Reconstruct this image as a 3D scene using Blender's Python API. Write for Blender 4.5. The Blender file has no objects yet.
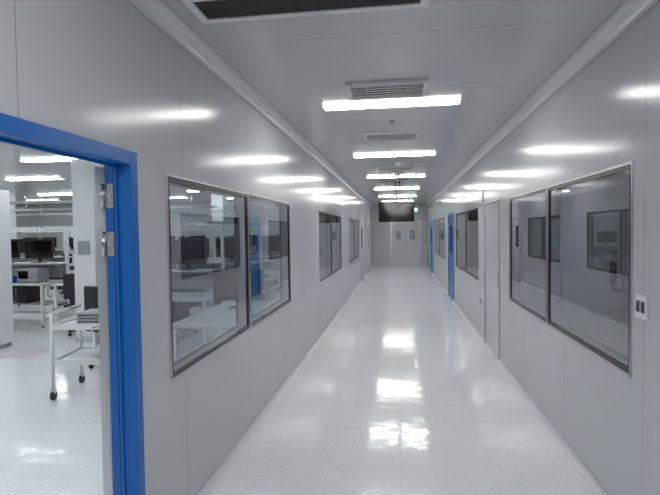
import bpy, bmesh, math, random
from mathutils import Matrix, Vector
random.seed(4)
scene = bpy.context.scene
COL = scene.collection
XL, XR, H = -1.20, 1.19, 2.72
T = 0.10
YB, YE = -4.0, 22.0

# ---------------------------------------------------------------- materials
def newmat(name):
    m = bpy.data.materials.new(name); m.use_nodes = True
    nt = m.node_tree
    return m, nt, nt.nodes["Principled BSDF"]

def pbr(name, col, rough=0.5, metal=0.0, spec=0.5, noise=0.0, nscale=20, bump=0.0, coat=0.0):
    m, nt, b = newmat(name)
    b.inputs["Base Color"].default_value = (*col, 1)
    b.inputs["Roughness"].default_value = rough
    b.inputs["Metallic"].default_value = metal
    b.inputs["Specular IOR Level"].default_value = spec
    b.inputs["Coat Weight"].default_value = coat
    tc = nt.nodes.new("ShaderNodeTexCoord")
    n = nt.nodes.new("ShaderNodeTexNoise"); n.inputs["Scale"].default_value = nscale
    nt.links.new(tc.outputs["Object"], n.inputs["Vector"])
    if noise > 0:
        r = nt.nodes.new("ShaderNodeMapRange")
        r.inputs["To Min"].default_value = 1 - noise; r.inputs["To Max"].default_value = 1 + noise
        nt.links.new(n.outputs["Fac"], r.inputs["Value"])
        v = nt.nodes.new("ShaderNodeVectorMath"); v.operation = 'SCALE'
        v.inputs[0].default_value = col
        nt.links.new(r.outputs["Result"], v.inputs["Scale"])
        nt.links.new(v.outputs["Vector"], b.inputs["Base Color"])
    if bump > 0:
        bp = nt.nodes.new("ShaderNodeBump"); bp.inputs["Strength"].default_value = bump
        bp.inputs["Distance"].default_value = 0.01
        nt.links.new(n.outputs["Fac"], bp.inputs["Height"])
        nt.links.new(bp.outputs["Normal"], b.inputs["Normal"])
    return m

def seamed(name, col, dark, rough, seams, width=0.004, spec=0.5, mott=0.03, nscale=1.5, bump=0.02, bscale=1.2, fine=0.0, coat=0.0):
    """panel / tile surface with joint lines; seams = [(axis, period, offset)]"""
    m, nt, b = newmat(name)
    N = nt.nodes.new; L = nt.links.new
    tc = N("ShaderNodeTexCoord"); sp = N("ShaderNodeSeparateXYZ")
    L(tc.outputs["Object"], sp.inputs[0])
    acc = None
    for ax, per, off in seams:
        a = N("ShaderNodeMath"); a.operation = 'ADD'; a.inputs[1].default_value = off + 100 * per
        L(sp.outputs[ax], a.inputs[0])
        d = N("ShaderNodeMath"); d.operation = 'DIVIDE'; d.inputs[1].default_value = per
        L(a.outputs[0], d.inputs[0])
        f = N("ShaderNodeMath"); f.operation = 'FRACT'; L(d.outputs[0], f.inputs[0])
        c = N("ShaderNodeMath"); c.operation = 'COMPARE'
        c.inputs[1].default_value = 0.5; c.inputs[2].default_value = width / per
        L(f.outputs[0], c.inputs[0])
        if acc is None: acc = c.outputs[0]
        else:
            mx = N("ShaderNodeMath"); mx.operation = 'MAXIMUM'
            L(acc, mx.inputs[0]); L(c.outputs[0], mx.inputs[1]); acc = mx.outputs[0]
    n = N("ShaderNodeTexNoise"); n.inputs["Scale"].default_value = nscale; n.inputs["Detail"].default_value = 5
    L(tc.outputs["Object"], n.inputs["Vector"])
    r = N("ShaderNodeMapRange"); r.inputs["To Min"].default_value = 1 - mott; r.inputs["To Max"].default_value = 1 + mott
    L(n.outputs["Fac"], r.inputs["Value"])
    val = r.outputs["Result"]
    if fine > 0:
        n2 = N("ShaderNodeTexNoise"); n2.inputs["Scale"].default_value = 60; n2.inputs["Detail"].default_value = 3
        L(tc.outputs["Object"], n2.inputs["Vector"])
        r2 = N("ShaderNodeMapRange"); r2.inputs["From Min"].default_value = .3; r2.inputs["From Max"].default_value = .7
        r2.inputs["To Min"].default_value = 1 - fine; r2.inputs["To Max"].default_value = 1 + fine * .5
        L(n2.outputs["Fac"], r2.inputs["Value"])
        mu = N("ShaderNodeMath"); mu.operation = 'MULTIPLY'; L(val, mu.inputs[0]); L(r2.outputs["Result"], mu.inputs[1])
        val = mu.outputs[0]
        r3 = N("ShaderNodeMapRange"); r3.inputs["From Min"].default_value = .3; r3.inputs["From Max"].default_value = .7
        r3.inputs["To Min"].default_value = rough * .6; r3.inputs["To Max"].default_value = rough * 1.5
        L(n2.outputs["Fac"], r3.inputs["Value"]); L(r3.outputs["Result"], b.inputs["Roughness"])
    v = N("ShaderNodeVectorMath"); v.operation = 'SCALE'; v.inputs[0].default_value = col
    L(val, v.inputs["Scale"])
    mix = N("ShaderNodeMix"); mix.data_type = 'RGBA'
    L(acc, mix.inputs[0]); L(v.outputs["Vector"], mix.inputs[6]); mix.inputs[7].default_value = (*dark, 1)
    L(mix.outputs[2], b.inputs["Base Color"])
    if fine <= 0: b.inputs["Roughness"].default_value = rough
    b.inputs["Specular IOR Level"].default_value = spec
    b.inputs["Coat Weight"].default_value = coat; b.inputs["Coat Roughness"].default_value = 0.08
    n3 = N("ShaderNodeTexNoise"); n3.inputs["Scale"].default_value = bscale; n3.inputs["Detail"].default_value = 2
    L(tc.outputs["Object"], n3.inputs["Vector"])
    bp = N("ShaderNodeBump"); bp.inputs["Strength"].default_value = bump; bp.inputs["Distance"].default_value = 0.05
    L(n3.outputs["Fac"], bp.inputs["Height"]); L(bp.outputs["Normal"], b.inputs["Normal"])
    return m

def emit(name, col, s):
    m, nt, b = newmat(name)
    b.inputs["Base Color"].default_value = (.9, .9, .9, 1)
    b.inputs["Emission Color"].default_value = (*col, 1)
    b.inputs["Emission Strength"].default_value = s
    return m

def glassmat(name, tint, f0=0.08, pw=4.0):
    m = bpy.data.materials.new(name); m.use_nodes = True
    nt = m.node_tree; nt.nodes.clear(); N = nt.nodes.new; L = nt.links.new
    out = N("ShaderNodeOutputMaterial"); mx = N("ShaderNodeMixShader")
    tr = N("ShaderNodeBsdfTransparent"); tr.inputs[0].default_value = (*tint, 1)
    gl = N("ShaderNodeBsdfGlossy"); gl.inputs["Roughness"].default_value = 0.0
    gl.inputs[0].default_value = (.95, .97, 1, 1)
    lw = N("ShaderNodeLayerWeight"); lw.inputs[0].default_value = 0.5
    p = N("ShaderNodeMath"); p.operation = 'POWER'; p.inputs[1].default_value = pw
    L(lw.outputs["Facing"], p.inputs[0])
    r = N("ShaderNodeMapRange"); r.inputs["To Min"].default_value = f0; r.inputs["To Max"].default_value = 1
    L(p.outputs[0], r.inputs["Value"]); L(r.outputs["Result"], mx.inputs[0])
    L(tr.outputs[0], mx.inputs[1]); L(gl.outputs[0], mx.inputs[2]); L(mx.outputs[0], out.inputs[0])
    return m

M = {}
M['wall'] = seamed("painted_steel_panel", (.555, .57, .592), (.29, .29, .30), .17, [(1, 1.18, 0.35)], width=.0020, bump=.035, bscale=.9, spec=.12)
M['wallx'] = seamed("painted_steel_panel_cross", (.66, .67, .685), (.27, .27, .28), .3, [(0, 1.18, 0.2)], width=.0022, bump=.05)
M['ceil'] = seamed("ceiling_panel", (.54, .55, .56), (.34, .34, .35), .16, [(1, 1.18, 0.1)], width=.0025, bump=.05)
M['floor'] = seamed("vinyl_tile_floor", (.86, .875, .895), (.72, .73, .75), .10, [(0, .6, .3), (1, .6, 0)], width=.0020, mott=.04, nscale=9, bump=.05, bscale=6, fine=.11, spec=.85)
M['roomwall'] = seamed("room_panel", (.68, .70, .71), (.4, .4, .41), .35, [(1, 1.18, 0), (0, 1.18, .1)], width=.0025)
M['trim'] = pbr("aluminium_cove", (.66, .67, .68), .3, 0.0, noise=.03)
M['alu'] = pbr("anodised_aluminium", (.62, .63, .65), .3, 1.0)
M['steel'] = pbr("brushed_steel", (.55, .55, .56), .25, 1.0, noise=.05, nscale=60)
M['blue'] = pbr("blue_powder_coat", (.003, .125, .46), .3, noise=.05)
M['black'] = pbr("black_border", (.012, .012, .014), .25)
M['blackm'] = pbr("black_plastic", (.012, .012, .014), .5, noise=.1)
M['screen'] = pbr("screen_glass", (.004, .005, .006), .08)
M['white'] = pbr("white_enamel", (.75, .76, .77), .3, noise=.02)
M['grey'] = pbr("grey_enamel", (.33, .34, .36), .35, noise=.03)
M['dgrey'] = pbr("dark_grille", (.03, .03, .034), .5)
M['mgrey'] = pbr("grille_slat_grey", (.10, .10, .11), .5)  # mid-grey finish of the return grille slats
M['fabric'] = pbr("chair_fabric", (.02, .021, .028), .8, bump=.3, nscale=120)
M['desk'] = pbr("laminate_top", (.58, .60, .62), .3, noise=.03)
M['bin'] = pbr("blue_bin_plastic", (.03, .12, .35), .4)
M['paper'] = pbr("printed_sheet", (.6, .5, .58), .6, noise=.3, nscale=14)
M['lamp'] = emit("lamp_diffuser", (1, 1, 1), 36)
M['lampr'] = emit("room_lamp_diffuser", (.93, .98, 1), 29)
M['lampoff'] = pbr("unlit_diffuser", (.6, .6, .6), .4)
M['glass'] = glassmat("window_glass", (.54, .58, .60), .14, 3.4)
M['glassd'] = glassmat("tinted_window_glass", (.28, .31, .33), .18, 3.2)
M['green'] = emit("exit_sign_green", (.05, .6, .25), 1.0)

# ---------------------------------------------------------------- mesh builder
class B:
    def __init__(s): s.bm = bmesh.new(); s.m = []
    def mi(s, k):
        if k not in s.m: s.m.append(k)
        return s.m.index(k)
    def box(s, x0, x1, y0, y1, z0, z1, k, bev=0.0, rot=None):
        if x0 > x1: x0, x1 = x1, x0
        if y0 > y1: y0, y1 = y1, y0
        c = Vector(((x0+x1)/2, (y0+y1)/2, (z0+z1)/2))
        mat = Matrix.Translation(c) @ (rot or Matrix.Identity(4)) @ Matrix.Diagonal((x1-x0, y1-y0, z1-z0, 1))
        r = bmesh.ops.create_cube(s.bm, size=1, matrix=mat)
        fs = set(f for v in r['verts'] for f in v.link_faces)
        if bev > 0:
            es = list(set(e for f in fs for e in f.edges))
            r2 = bmesh.ops.bevel(s.bm, geom=es, offset=bev, segments=2, affect='EDGES', profile=.5)
            fs = set(r2['faces']) | set(f for f in fs if f.is_valid)
            for v in r2['verts']:
                for f in v.link_faces: fs.add(f)
        i = s.mi(k)
        for f in fs: f.material_index = i
    def cyl(s, p0, p1, r, k, seg=14, r2=None):
        p0, p1 = Vector(p0), Vector(p1); d = p1 - p0
        q = d.to_track_quat('Z', 'Y').to_matrix().to_4x4()
        o = bmesh.ops.create_cone(s.bm, cap_ends=True, segments=seg, radius1=r, radius2=r if r2 is None else r2,
                                  depth=d.length, matrix=Matrix.Translation((p0+p1)/2) @ q)
        i = s.mi(k)
        for f in set(f for v in o['verts'] for f in v.link_faces):
            f.material_index = i
            if len(f.verts) == 4: f.smooth = True
    def prism(s, pts, y0, y1, k):
        a = [s.bm.verts.new((x, y0, z)) for x, z in pts]; b = [s.bm.verts.new((x, y1, z)) for x, z in pts]
        i = s.mi(k); n = len(pts)
        for j in range(n):
            f = s.bm.faces.new((a[j], a[(j+1) % n], b[(j+1) % n], b[j])); f.material_index = i
        s.bm.faces.new(a).material_index = i; s.bm.faces.new(b[::-1]).material_index = i
    def quad(s, pts, k):
        f = s.bm.faces.new([s.bm.verts.new(p) for p in pts]); f.material_index = s.mi(k)
    def mesh(s, name):
        bmesh.ops.recalc_face_normals(s.bm, faces=s.bm.faces)
        me = bpy.data.meshes.new(name); s.bm.to_mesh(me); s.bm.free()
        for k in s.m: me.materials.append(M[k])
        return me
    def obj(s, name, loc=(0, 0, 0), rz=0):
        return place(s.mesh(name), name, loc, rz)

def place(me, name, loc=(0, 0, 0), rz=0):
    o = bpy.data.objects.new(name, me); COL.objects.link(o)
    o.location = loc; o.rotation_euler = (0, 0, math.radians(rz))
    return o

# ---------------------------------------------------------------- wall with openings (runs along Y)
def wall_y(name, x0, x1, y0, y1, ops, k='wall', h=H):
    b = B(); y = y0
    for (a, c, z0, z1) in sorted(ops):
        if a > y: b.box(x0, x1, y, a, 0, h, k)
        if z0 > 0: b.box(x0, x1, a, c, 0, z0, k)
        if z1 < h: b.box(x0, x1, a, c, z1, h, k)
        y = c
    b.box(x0, x1, y, y1, 0, h, k)
    return b.obj(name)

DT = 1.97
WL = [(2.41, 5.29, .82, 1.91), (7.25, 10.1, .82, 1.91), (11.7, 14.5, .82, 1.91)]
WR = [(2.72, 5.57, .82, 1.94), (7.7, 10.75, .82, 1.94), (13.2, 17.2, .82, 1.94)]
DL = [(0.78, 2.11), (15.2, 16.3), (18.3, 19.5)]
DR = [(6.1, 7.15), (11.15, 12.35), (18.2, 19.4)]
wall_y("wall_left", XL-T, XL, YB, YE, WL + [(a, c, 0, DT) for a, c in DL])
wall_y("wall_right", XR, XR+T, YB, YE, WR + [(a, c, 0, DT) for a, c in DR])
# end walls
b = B(); b.box(XL, -.42, YE, YE+T, 0, H, 'wallx'); b.box(.92, XR, YE, YE+T, 0, H, 'wallx'); b.box(-.42, .92, YE, YE+T, 2.02, H, 'wallx')
b.obj("wall_end")
b = B(); b.box(XL, XR, YB-T, YB, 0, H, 'wallx'); b.obj("wall_back")
# floor, ceiling
RX0 = -14.0; RY0, RY1 = -2.5, 17.0; RRX = 6.0
b = B(); b.box(RX0, RRX, YB-T, YE+3, -.1, 0, 'floor'); b.obj("floor")
b = B(); b.box(RX0, RRX, YB-T, YE+3, H, H+.1, 'ceil'); b.obj("ceiling")
# left production room
b = B(); b.box(RX0, XL-T, RY1, RY1+T, 0, H, 'roomwall'); b.obj("wall_room_far")
b = B(); b.box(RX0, XL-T, RY0-T, RY0, 0, H, 'roomwall'); b.obj("wall_room_near")
b = B(); b.box(RX0-T, RX0, RY0-T, RY1+T, 0, H, 'roomwall'); b.obj("wall_room_side")
# right room
b = B(); b.box(RRX, RRX+T, 0, 21, 0, H, 'roomwall'); b.obj("wall_right_room_side")
b = B(); b.box(XR+T, RRX, 0, T, 0, H, 'roomwall'); b.obj("wall_right_room_near")
b = B(); b.box(XR+T, RRX, 20.9, 21, 0, H, 'roomwall'); b.obj("wall_right_room_far")
# space behind end door
b = B(); b.box(-2, 2, YE+3, YE+3.1, 0, H, 'roomwall'); b.obj("wall_lobby")

# coves
def cove(side, top, name, gaps):
    b = B(); R = .075 if top else .05
    pts = []
    for i in range(7):
        a = math.pi/2 * i/6
        pts.append((R - R*math.sin(a), R - R*math.cos(a)))   # from (R,0) to (0,R)
    pts.append((0, 0))
    # thin lips
    pr = []
    for (px, pz) in pts:
        x = (XL + px) if side < 0 else (XR - px)
        z = (H - pz) if top else pz
        pr.append((x, z))
    y = YB
    segs = []
    for a, c in sorted(gaps):
        segs.append((y, a)); y = c
    segs.append((y, YE))
    for a, c in segs:
        b.prism(pr, a, c, 'trim')
        # lip strips giving the two fine parallel lines of the profile
        xs = XL if side < 0 else XR; sg = -side
        if top:
            b.box(xs, xs + sg*.004, a, c, H-R-.012, H-R, 'alu'); b.box(xs+sg*R, xs+sg*(R+.012), a, c, H-.004, H, 'alu')
        else:
            b.box(xs, xs + sg*.004, a, c, R, R+.008, 'alu')
    b.obj(name)
cove(-1, True, "trim_ceiling_left", []); cove(1, True, "trim_ceiling_right", [])
cove(-1, False, "baseboard_left", DL); cove(1, False, "baseboard_right", DR)

# ---------------------------------------------------------------- windows
def window(name, side, y0, y1, z0, z1, splits, glass):
    b = B()
    xs = XL if side < 0 else XR; inn = -side      # inn: direction toward corridor
    f = xs + inn*.006
    back = xs - inn*(T + .006)
    def ring(ya, yb, za, zb, w, xa, xb, k):
        b.box(xa, xb, ya, yb, za, za+w, k); b.box(xa, xb, ya, yb, zb-w, zb, k)
        b.box(xa, xb, ya, ya+w, za+w, zb-w, k); b.box(xa, xb, yb-w, yb, za+w, zb-w, k)
    ed = [y0] + splits + [y1]
    for i in range(len(ed)-1):
        a, c = ed[i], ed[i+1]
        if i > 0: a += .004
        if i < len(ed)-2: c -= .004
        ring(a, c, z0, z1, .010, back, f, 'alu')
        ring(a+.010, c-.010, z0+.010, z1-.010, .028, xs-inn*.02, xs+inn*.002, 'black')
        ring(a+.010, c-.010, z0+.010, z1-.010, .028, back+inn*.002, back+inn*.02, 'black')
        ring(a+.010, c-.010, z0+.010, z1-.010, .010, back+inn*.02, xs-inn*.02, 'grey')
        g = .036
        x = xs - inn*.006
        b.quad([(x, a+g, z0+g), (x, c-g, z0+g), (x, c-g, z1-g), (x, a+g, z1-g)], glass)
    b.obj(name)
window("window_1", -1, *WL[0], [3.80], 'glass')
window("window_2", -1, *WL[1], [8.67], 'glass')
window("window_3", -1, *WL[2], [13.1], 'glass')
window("window_4", 1, *WR[0], [4.19], 'glassd')
window("window_5", 1, *WR[1], [9.2], 'glassd')
window("window_6", 1, *WR[2], [15.2], 'glassd')

# ---------------------------------------------------------------- doors in side walls
def side_door(name, side, y0, y1, leaf, frame, glassy=True, w=.05):
    b = B(); xs = XL if side < 0 else XR; inn = -side
    f = xs + inn*.012; back = xs - inn*(T+.012)
    b.box(back, f, y0, y0+w, 0, DT, frame); b.box(back, f, y1-w, y1, 0, DT, frame)
    b.box(back, f, y0+w, y1-w, DT-w, DT, frame)
    la, lb = xs - inn*.050, xs - inn*.004
    ya, yb = y0+w+.004, y1-w-.004
    if glassy:
        ga, gb = (ya+yb)/2-.2, (ya+yb)/2+.2; gz0, gz1 = 1.05, 1.7
        b.box(la, lb, ya, ga, .01, DT-w-.004, leaf); b.box(la, lb, gb, yb, .01, DT-w-.004, leaf)
        b.box(la, lb, ga, gb, .01, gz0, leaf); b.box(la, lb, ga, gb, gz1, DT-w-.004, leaf)
        for q in ((ga, ga+.02, gz0, gz1), (gb-.02, gb, gz0, gz1), (ga, gb, gz0, gz0+.02), (ga, gb, gz1-.02, gz1)):
            b.box(la-.001, lb+.001, q[0], q[1], q[2], q[3], 'black')
        x = (la+lb)/2
        b.quad([(x, ga, gz0), (x, gb, gz0), (x, gb, gz1), (x, ga, gz1)], 'glassd')
    else:
        b.box(la, lb, ya, yb, .01, DT-w-.004, leaf)
    hy = ya + .07
    b.box(lb, lb+inn*.006, hy-.02, hy+.02, .86, 1.08, 'steel')
    b.cyl((lb, hy, 1.0), (lb+inn*.05, hy, 1.0), .009, 'steel')
    b.cyl((lb+inn*.05, hy-.005, 1.0), (lb+inn*.05, hy+.12, 1.0), .009, 'steel')
    for hz in (.25, 1.0, 1.72):
        b.cyl((lb+inn*.008, yb+.002, hz-.05), (lb+inn*.008, yb+.002, hz+.05), .009, 'steel')
    b.obj(name)
side_door("door_2", 1, *DR[0], 'wall', 'alu', False, .022)
side_door("door_3", 1, *DR[1], 'blue', 'blue')
side_door("door_4", 1, *DR[2], 'blue', 'blue')
side_door("door_5", -1, *DL[1], 'wall', 'alu', True, .03)
side_door("door_6", -1, *DL[2], 'wall', 'alu', True, .03)

# open blue door, near left
b = B(); y0, y1 = DL[0]; w = .06; f = XL+.014; back = XL-T-.014
b.box(back, f, y1-w, y1, 0, DT, 'blue', .003); b.box(back, f, y0, y0+w, 0, DT, 'blue', .003)
b.box(back, f, y0+w, y1-w, DT-w, DT, 'blue', .003)
# stop bead + rubber seal inside the frame
b.box(-1.262, -1.25, y1-w-.012, y1-w, 0, DT-w, 'blue'); b.box(-1.262, -1.25, y0+w, y1-w, DT-w-.012, DT-w, 'blue')
b.box(-1.268, -1.262, y1-w-.008, y1-w, 0, DT-w, 'black')
for hz in (.30, 1.555, 1.77):
    b.box(-1.310, -1.272, y1-w-.004, y1-w, hz-.055, hz+.055, 'steel')
    b.cyl((-1.318, y1-w-.012, hz-.055), (-1.318, y1-w-.012, hz+.055), .010, 'steel')
    b.box(-1.306, -1.278, y1-w-.006, y1-w-.003, hz-.012, hz+.012, 'steel')
frame = b.obj("door_1")
b = B()   # leaf, local +x along width
L_ = 1.10
b.box(.0, L_, -.0225, .0225, .012, DT-w-.006, 'white', .002)
b.box(-.004, .004, -.024, .024, .012, DT-w-.006, 'alu')
b.box(L_-.09, L_-.05, -.028, .028, .86, 1.08, 'steel'); b.cyl((L_-.07, -.07, 1), (L_-.07, .07, 1), .009, 'steel')
b.cyl((L_-.07, -.07, 1), (L_-.2, -.07, 1), .009, 'steel'); b.cyl((L_-.07, .07, 1), (L_-.2, .07, 1), .009, 'steel')
leaf = b.obj("leaf", (-1.345, y1-w+.02, 0), 90+33.2); leaf.parent = frame

# end double door
b = B()
b.box(-.42, -.36, YE-.01, YE+T, 0, 2.02, 'alu'); b.box(.86, .92, YE-.01, YE+T, 0, 2.02, 'alu'); b.box(-.36, .86, YE-.01, YE+T, 1.96, 2.02, 'alu')
for a, c in ((-.355, .247), (.253, .855)):
    m = (a+c)/2
    b.box(a, m-.11, YE+.02, YE+.06, .01, 1.955, 'white'); b.box(m+.11, c, YE+.02, YE+.06, .01, 1.955, 'white')
    b.box(m-.11, m+.11, YE+.02, YE+.06, .01, 1.2, 'white'); b.box(m-.11, m+.11, YE+.02, YE+.06, 1.6, 1.955, 'white')
    b.box(m-.11, m+.11, YE+.035, YE+.045, 1.2, 1.6, 'glass')
for s_ in (-.05, .05):
    b.cyl((.25+s_, YE-.02, .85), (.25+s_, YE-.02, 1.15), .012, 'steel'); b.cyl((.25+s_, YE-.02, .88), (.25+s_, YE+.03, .88), .008, 'steel'); b.cyl((.25+s_, YE-.02, 1.12), (.25+s_, YE+.03, 1.12), .008, 'steel')
b.obj("door_7")

# ---------------------------------------------------------------- ceiling fixtures
def lampmesh(k, nm):
    b = B()
    b.box(-.60, .60, -.078, .078, -.006, 0, 'white', .002)
    b.box(-.59, .59, -.072, .072, -.018, -.006, k)
    b.box(-.605, -.59, -.075, .075, -.020, -.003, 'white', .002); b.box(.59, .605, -.075, .075, -.020, -.003, 'white', .002)
    return b.mesh(nm)
CX = -.07
lm = lampmesh('lamp', "ceiling_light"); lr = lampmesh('lampr', "room_ceiling_light"); lo = lampmesh('lampoff', "ceiling_light_off")
for i in range(7):
    place(lm, "ceiling_light", (CX, 4.39 + 2.95*i, H))
place(lm, "ceiling_light", (CX, .6, H)); place(lm, "ceiling_light", (CX, -2.2, H))
for ix, x in enumerate((-2.9, -5.0, -7.2, -9.4, -11.6)):
    for j in range(6):
        place(lr, "room_ceiling_light", (x, 0.2 + 2.9*j + (ix % 2)*.7, H))
place(lm, "lobby_ceiling_light", (.2, YE+1.5, H))
for y in (4.5, 10.5):
    place(lo, "unlit_ceiling_light", (3.6, y, H))
for y in (1.4, 7.4, 15.5):
    place(lm, "right_room_ceiling_light", (4.4, y, H))
# near return grille (dark slot)
b = B(); x0, x1, ya, yb = -1.02, .15, 2.24, 2.52
b.box(x0, x1, ya, ya+.04, H-.012, H, 'white'); b.box(x0, x1, yb-.04, yb, H-.012, H, 'white')
b.box(x0, x0+.04, ya+.04, yb-.04, H-.012, H, 'white'); b.box(x1-.04, x1, ya+.04, yb-.04, H-.012, H, 'white')
b.box(x0+.04, x1-.04, ya+.04, yb-.04, H-.003, H, 'dgrey')
for i in range(9):
    y = ya+.055 + i*.0215
    b.box(x0+.04, x1-.04, y, y+.004, H-.010, H-.003, 'mgrey')
b.obj("return_air_grille")
def vent(y, wx, wy):
    b = B()
    hx, hy = wx/2, wy/2
    z = -.026
    b.box(-hx, hx, -hy, -hy+.03, z, 0, 'white', .003); b.box(-hx, hx, hy-.03, hy, z, 0, 'white', .003)
    b.box(-hx, -hx+.03, -hy+.03, hy-.03, z, 0, 'white'); b.box(hx-.03, hx, -hy+.03, hy-.03, z, 0, 'white')
    b.box(-hx+.03, hx-.03, -hy+.03, hy-.03, -.002, 0, 'dgrey')
    n = 6; st = (wy-.06)/n
    for i in range(n):
        yy = -hy+.03+st*(i+.5)
        b.box(-hx+.03, hx-.03, yy-.010, yy+.010, z, z+.003, 'white')
    for xx in (-wx/4, 0, wx/4): b.box(xx-.004, xx+.004, -hy+.03, hy-.03, z+.003, -.003, 'grey')
    b.obj("air_supply_vent", (CX-.02, y, H))
vent(3.93, .62, .42); vent(5.85, .62, .42); vent(8.9, .62, .42); vent(11.8, .62, .42)
# sprinklers / smoke detector
for y in (5.1, 9.6, 16.9):
    b = B(); b.cyl((0, 0, -.008), (0, 0, 0), .03, 'steel'); b.cyl((0, 0, -.04), (0, 0, -.008), .008, 'steel'); b.cyl((0, 0, -.044), (0, 0, -.04), .018, 'steel')
    b.obj("sprinkler_head", (CX+.0, y, H))
b = B(); b.cyl((0, 0, -.03), (0, 0, 0), .055, 'white', 24); b.cyl((0, 0, -.055), (0, 0, -.03), .03, 'white', 24, .045); b.obj("smoke_detector", (CX+.05, 8.2, H))
# surveillance camera
b = B(); b.cyl((0, 0, -.02), (0, 0, 0), .06, 'white', 20); b.cyl((0, 0, -.16), (0, 0, -.02), .015, 'white'); b.box(-.05, .05, -.12, .06, -.24, -.16, 'blackm', .015)
b.cyl((0, -.122, -.2), (0, -.11, -.2), .03, 'screen'); b.obj("security_camera", (-.03, 9.9, H))
# hanging television
b = B()
b.box(-.52, .52, -.03, .03, -.87, -.27, 'blackm', .006); b.box(-.505, .505, -.033, -.03, -.855, -.285, 'screen')
b.box(-.12, .12, .03, .06, -.72, -.40, 'blackm'); b.cyl((0, .075, -.72), (0, .075, 0), .022, 'white'); b.box(-.1, .1, .0, .15, -.012, 0, 'white')
b.obj("hanging_television", (-.09, 14.6, H))
# exit sign
b = B(); b.box(-.17, .17, -.012, .012, -.38, -.24, 'white', .003); b.box(-.16, .16, -.014, -.012, -.37, -.25, 'green')
b.cyl((-.12, 0, -.24), (-.12, 0, 0), .004, 'steel'); b.cyl((.12, 0, -.24), (.12, 0, 0), .004, 'steel'); b.obj("exit_sign", (.55, 19.8, H))

# ---------------------------------------------------------------- wall devices on right wall
b = B()
b.box(XR-.012, XR, 2.555, 2.66, 1.145, 1.265, 'white', .003); b.box(XR-.014, XR-.012, 2.615, 2.648, 1.18, 1.235, 'screen'); b.box(XR-.014, XR-.012, 2.568, 2.601, 1.18, 1.235, 'screen')
b.obj("wall_thermostat")
b = B(); b.box(XR-.010, XR, 7.26, 7.38, 1.98, 2.16, 'grey', .002); b.box(XR-.012, XR-.010, 7.28, 7.36, 2.0, 2.14, 'white'); b.obj("wall_sign")
b = B(); b.box(XR-.012, XR, 7.38, 7.5, .50, .60, 'white', .003); b.box(XR-.014, XR-.012, 7.41, 7.47, .52, .58, 'black'); b.obj("wall_socket")
b = B(); b.box(XR-.02, XR, 5.86, 5.95, 1.15, 1.27, 'white', .003); b.box(XR-.022, XR-.02, 5.875, 5.935, 1.19, 1.25, 'grey'); b.obj("access_card_reader")

# ---------------------------------------------------------------- production-room furniture
# column(s)
for (cx, cy) in ((-4.6, 6.8), (-10.2, 11.5), (-5.0, 13.2)):
    b = B(); b.box(-.17, .17, -.17, .17, 0, H, 'white', .004)
    b.box(-.176, .176, -.176, .176, 0, .09, 'alu'); b.box(-.09, .09, -.19, -.17, 1.3, 1.5, 'grey', .003)
    b.obj("structural_column", (cx, cy, 0))
# locker
b = B(); b.box(-.6, .6, -.25, .25, .06, 2.24, 'white', .004); b.box(-.57, .57, -.23, .23, 0, .06, 'grey')
b.box(-.004, .004, -.256, -.25, .1, 2.2, 'grey')
for s_ in (-.06, .06): b.cyl((s_, -.28, 1.0), (s_, -.28, 1.25), .008, 'steel'); b.cyl((s_, -.28, 1.02), (s_, -.25, 1.02), .006, 'steel'); b.cyl((s_, -.28, 1.23), (s_, -.25, 1.23), .006, 'steel')
b.obj("storage_cabinet", (-6.15, 6.1, 0))
# suspended utility rail along the room
for y in (7.9, 10.3, 12.7):
    b = B()
    b.box(-4.6, 4.6, -.03, .03, 2.16, 2.20, 'white'); b.box(-4.6, 4.6, -.12, -.09, 2.16, 2.19, 'grey'); b.box(-4.6, 4.6, .09, .12, 2.16, 2.19, 'grey')
    for i in range(7):
        x = -4.5+1.5*i; b.cyl((x, 0, 2.2), (x, 0, H), .012, 'steel'); b.box(x-.02, x+.02, -.12, .12, 2.15, 2.16, 'grey')
    b.obj("suspended_utility_rail", (-8.6, y, 0))
# workbench
def bench_mesh():
    b = B()
    b.box(-.8, .8, -.38, .38, .72, .75, 'desk', .004)
    for x in (-.77, .77):
        for y in (-.34, .34): b.box(x-.02, x+.02, y-.02, y+.02, .02, .72, 'white')
        b.box(x-.018, x+.018, -.34, .34, .12, .15, 'white'); b.box(x-.02, x+.02, .32, .36, .75, 1.75, 'white')
        b.cyl((x, -.34, 0), (x, -.34, .02), .025, 'blackm'); b.cyl((x, .34, 0), (x, .34, .02), .025, 'blackm')
        b.box(x-.015, x+.015, -.25, .36, 1.72, 1.75, 'white')
    b.box(-.77, .77, .32, .35, .12, .16, 'white'); b.box(-.77, .77, .08, .36, 1.06, 1.085, 'desk')
    b.box(-.77, .77, .33, .35, 1.70, 1.75, 'white'); b.box(-.6, .6, -.22, -.14, 1.68, 1.72, 'white')
    b.box(-.75, .75, -.2, .30, .36, .38, 'grey')
    b.box(-.7, -.2, -.1, .2, .38, .68, 'blackm', .01); b.box(.1, .3, -.15, .25, .38, .70, 'blackm', .01)
    b.box(-.75, .75, .335, .345, .80, 1.04, 'grey')
    return b.mesh("workbench")
def mon_mesh():
    b = B(); b.box(-.28, .28, -.015, .02, .08, .42, 'blackm', .005); b.box(-.268, .268, -.017, -.015, .095, .408, 'screen')
    b.box(-.03, .03, .02, .04, .02, .25, 'blackm'); b.box(-.11, .11, -.07, .09, 0, .012, 'blackm', .003); b.box(-.03, .03, .01, .03, .012, .1, 'blackm')
    return b.mesh("computer_monitor")
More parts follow.
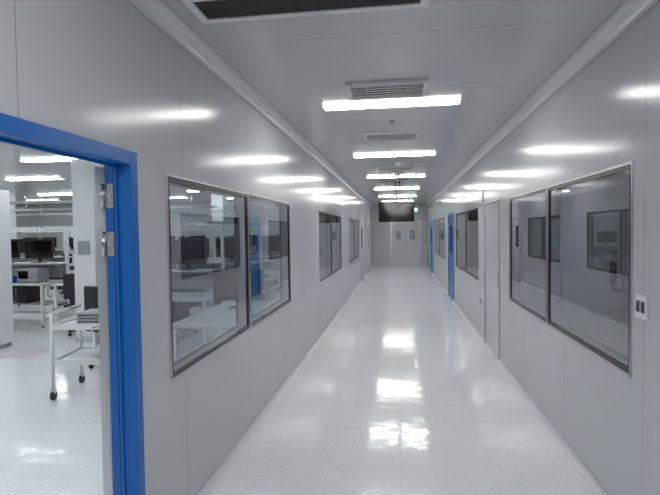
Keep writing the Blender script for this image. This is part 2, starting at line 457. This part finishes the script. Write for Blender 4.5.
def chair_mesh():
    b = B(); b.box(-.22, .22, -.22, .22, .43, .49, 'fabric', .02)
    b.box(-.2, .2, .20, .24, .58, .98, 'fabric', .018); b.box(-.03, .03, .22, .25, .44, .62, 'blackm')
    b.cyl((0, 0, .12), (0, 0, .43), .025, 'steel')
    for i in range(5):
        a = i*2*math.pi/5; c, s_ = math.cos(a), math.sin(a)
        b.cyl((0, 0, .12), (.27*c, .27*s_, .065), .018, 'blackm', 10, .012); b.cyl((.27*c-.012*s_, .27*s_+.012*c, .028), (.27*c+.012*s_, .27*s_-.012*c, .028), .028, 'blackm', 14)
    for s_ in (-1, 1):
        b.cyl((s_*.24, .0, .46), (s_*.26, 0, .66), .012, 'blackm'); b.box(s_*.26-.025, s_*.26+.025, -.12, .12, .66, .69, 'blackm', .008); b.cyl((s_*.15, 0, .45), (s_*.245, 0, .47), .012, 'blackm')
    return b.mesh("office_chair")
def inst_mesh():   # bench-top test instrument
    b = B(); b.box(-.2, .2, -.15, .15, .015, .24, 'grey', .01); b.box(-.18, .02, -.152, -.15, .07, .21, 'screen')
    for i in range(3):
        for j in range(2): b.cyl((.07+.045*i, -.165, .10+.07*j), (.07+.045*i, -.15, .10+.07*j), .013, 'grey')
    for x in (-.17, .17):
        for y in (-.12, .12): b.cyl((x, y, 0), (x, y, .015), .012, 'blackm')
    return b.mesh("test_instrument")
def bin_mesh():
    b = B(); b.box(-.14, .14, -.1, .1, 0, .01, 'bin'); b.box(-.14, -.13, -.1, .1, .01, .12, 'bin'); b.box(.13, .14, -.1, .1, .01, .12, 'bin'); b.box(-.13, .13, .09, .1, .01, .12, 'bin'); b.box(-.13, .13, -.1, -.09, .01, .07, 'bin')
    return b.mesh("parts_bin")
bm_, mm_, cm_, im_, nm_ = bench_mesh(), mon_mesh(), chair_mesh(), inst_mesh(), bin_mesh()
def station(x, y, rz=0, v=0):
    def P(dx, dy, z):
        a = math.radians(rz); return (x+dx*math.cos(a)-dy*math.sin(a), y+dx*math.sin(a)+dy*math.cos(a), z)
    place(bm_, "workbench", (x, y, 0), rz)
    place(mm_, "computer_monitor", P(-.45+.06*(v % 2), .2, 1.086), rz); 
    place(mm_, "computer_monitor", P(.30, .2, 1.086), rz)
    if v % 3: place(im_, "test_instrument", P(.45-.1*(v % 2), -.02, .751), rz)
    if v % 2: place(nm_, "parts_bin", P(-.5, -.15, .751), rz)
    place(nm_, "parts_bin", P(-.05, -.2, .751), rz)
    place(cm_, "office_chair", P(-.25+.3*(v % 3)/2, -.75, 0), rz + 180 + (v*37 % 50) - 25)
k = 0
for y in (8.0, 10.4, 12.8, 15.2):
    for x in (-12.3, -10.5, -8.7, -6.9, -5.1 if y != 12.8 else -3.9, -3.2 if y != 12.8 else None):
        if x is None: continue
        if y == 8.0 and x < -9: continue
        if abs(x+10.5) < .1 and y in (10.4, 12.8): continue
        station(x, y, 0, k); k += 1
station(-9.0, 5.2, 0, 4); station(-3.25, 6.3, 0, 3)
# long inspection table under the corridor window
b = B(); b.box(-.32, .32, -1.2, 1.2, .74, .77, 'desk', .005)
for x in (-.28, .28):
    for y in (-1.14, 0, 1.14): b.box(x-.02, x+.02, y-.02, y+.02, 0, .74, 'alu')
b.box(-.29, .29, -1.15, 1.15, .22, .24, 'grey'); b.obj("inspection_table", (-1.76, 5.35, 0))
place(im_, "test_instrument", (-1.76, 5.9, .771), 0); place(mm_, "computer_monitor", (-1.76, 5.2, .771), 10)
# trolley
b = B(); W, D = .46, .27
for z, hgt in ((.70, .035), (.36, .03)):
    b.box(-W, W, -D, D, z, z+.008, 'white')
    for s_ in (-1, 1):
        b.box(s_*W-.006, s_*W+.006, -D, D, z-.02, z+hgt, 'white'); b.box(-W, W, s_*D-.006, s_*D+.006, z-.02, z+hgt, 'white')
for x in (-W, W):
    for y in (-D, D):
        b.cyl((x, y, .10), (x, y, .84 if x < 0 else .74), .016, 'white')
        b.cyl((x-.012, y, .045), (x+.012, y, .045), .045, 'blackm', 18); b.box(x-.018, x+.018, y-.02, y+.02, .06, .11, 'steel')
b.cyl((-W, -D, .84), (-W, D, .84), .016, 'white')
b.cyl((W, -D, .12), (W, D, .12), .01, 'white')
b.obj("service_trolley", (-2.91, 4.60, 0), 8)
b = B()
for i in range(4):
    b.box(-.22, .22, -.15, .15, i*.03, i*.03+.02, 'grey', .003); 
    if i < 3:
        for x in (-.2, .2): b.box(x-.01, x+.01, -.14, .14, i*.03+.02, i*.03+.03, 'blackm')
b.obj("component_tray_stack", (-2.98, 4.60, .709), 8)
# sheet on floor by cabinet
b = B(); b.box(-.25, .25, -.17, .17, 0, .003, 'paper'); b.obj("printed_floor_mat", (-5.05, 5.9, 0), 20)
# right room furniture
for y in (5.2, 9.4):
    place(bm_, "workbench", (4.9, y, 0), -90); place(mm_, "computer_monitor", (5.1, y, 1.086), -90); place(cm_, "office_chair", (4.1, y+.2, 0), 80)

# ---------------------------------------------------------------- world, camera
w = bpy.data.worlds.new("world"); scene.world = w; w.use_nodes = True
w.node_tree.nodes["Background"].inputs[0].default_value = (.6, .65, .7, 1); w.node_tree.nodes["Background"].inputs[1].default_value = .3
cam = bpy.data.cameras.new("camera"); co = bpy.data.objects.new("camera", cam); COL.objects.link(co)
cam.sensor_width = 36; cam.lens = 490/660*36; cam.clip_start = .05; cam.clip_end = 100
R = Matrix.Rotation(math.radians(8.1), 4, 'Z') @ Matrix.Rotation(math.radians(90-1.9), 4, 'X') @ Matrix.Rotation(math.radians(-.7), 4, 'Z')
co.matrix_world = Matrix.Translation((0, 0, 1.6)) @ R
scene.camera = co
scene.view_settings.view_transform = 'Standard'
scene.view_settings.look = 'None'
scene.view_settings.exposure = 0
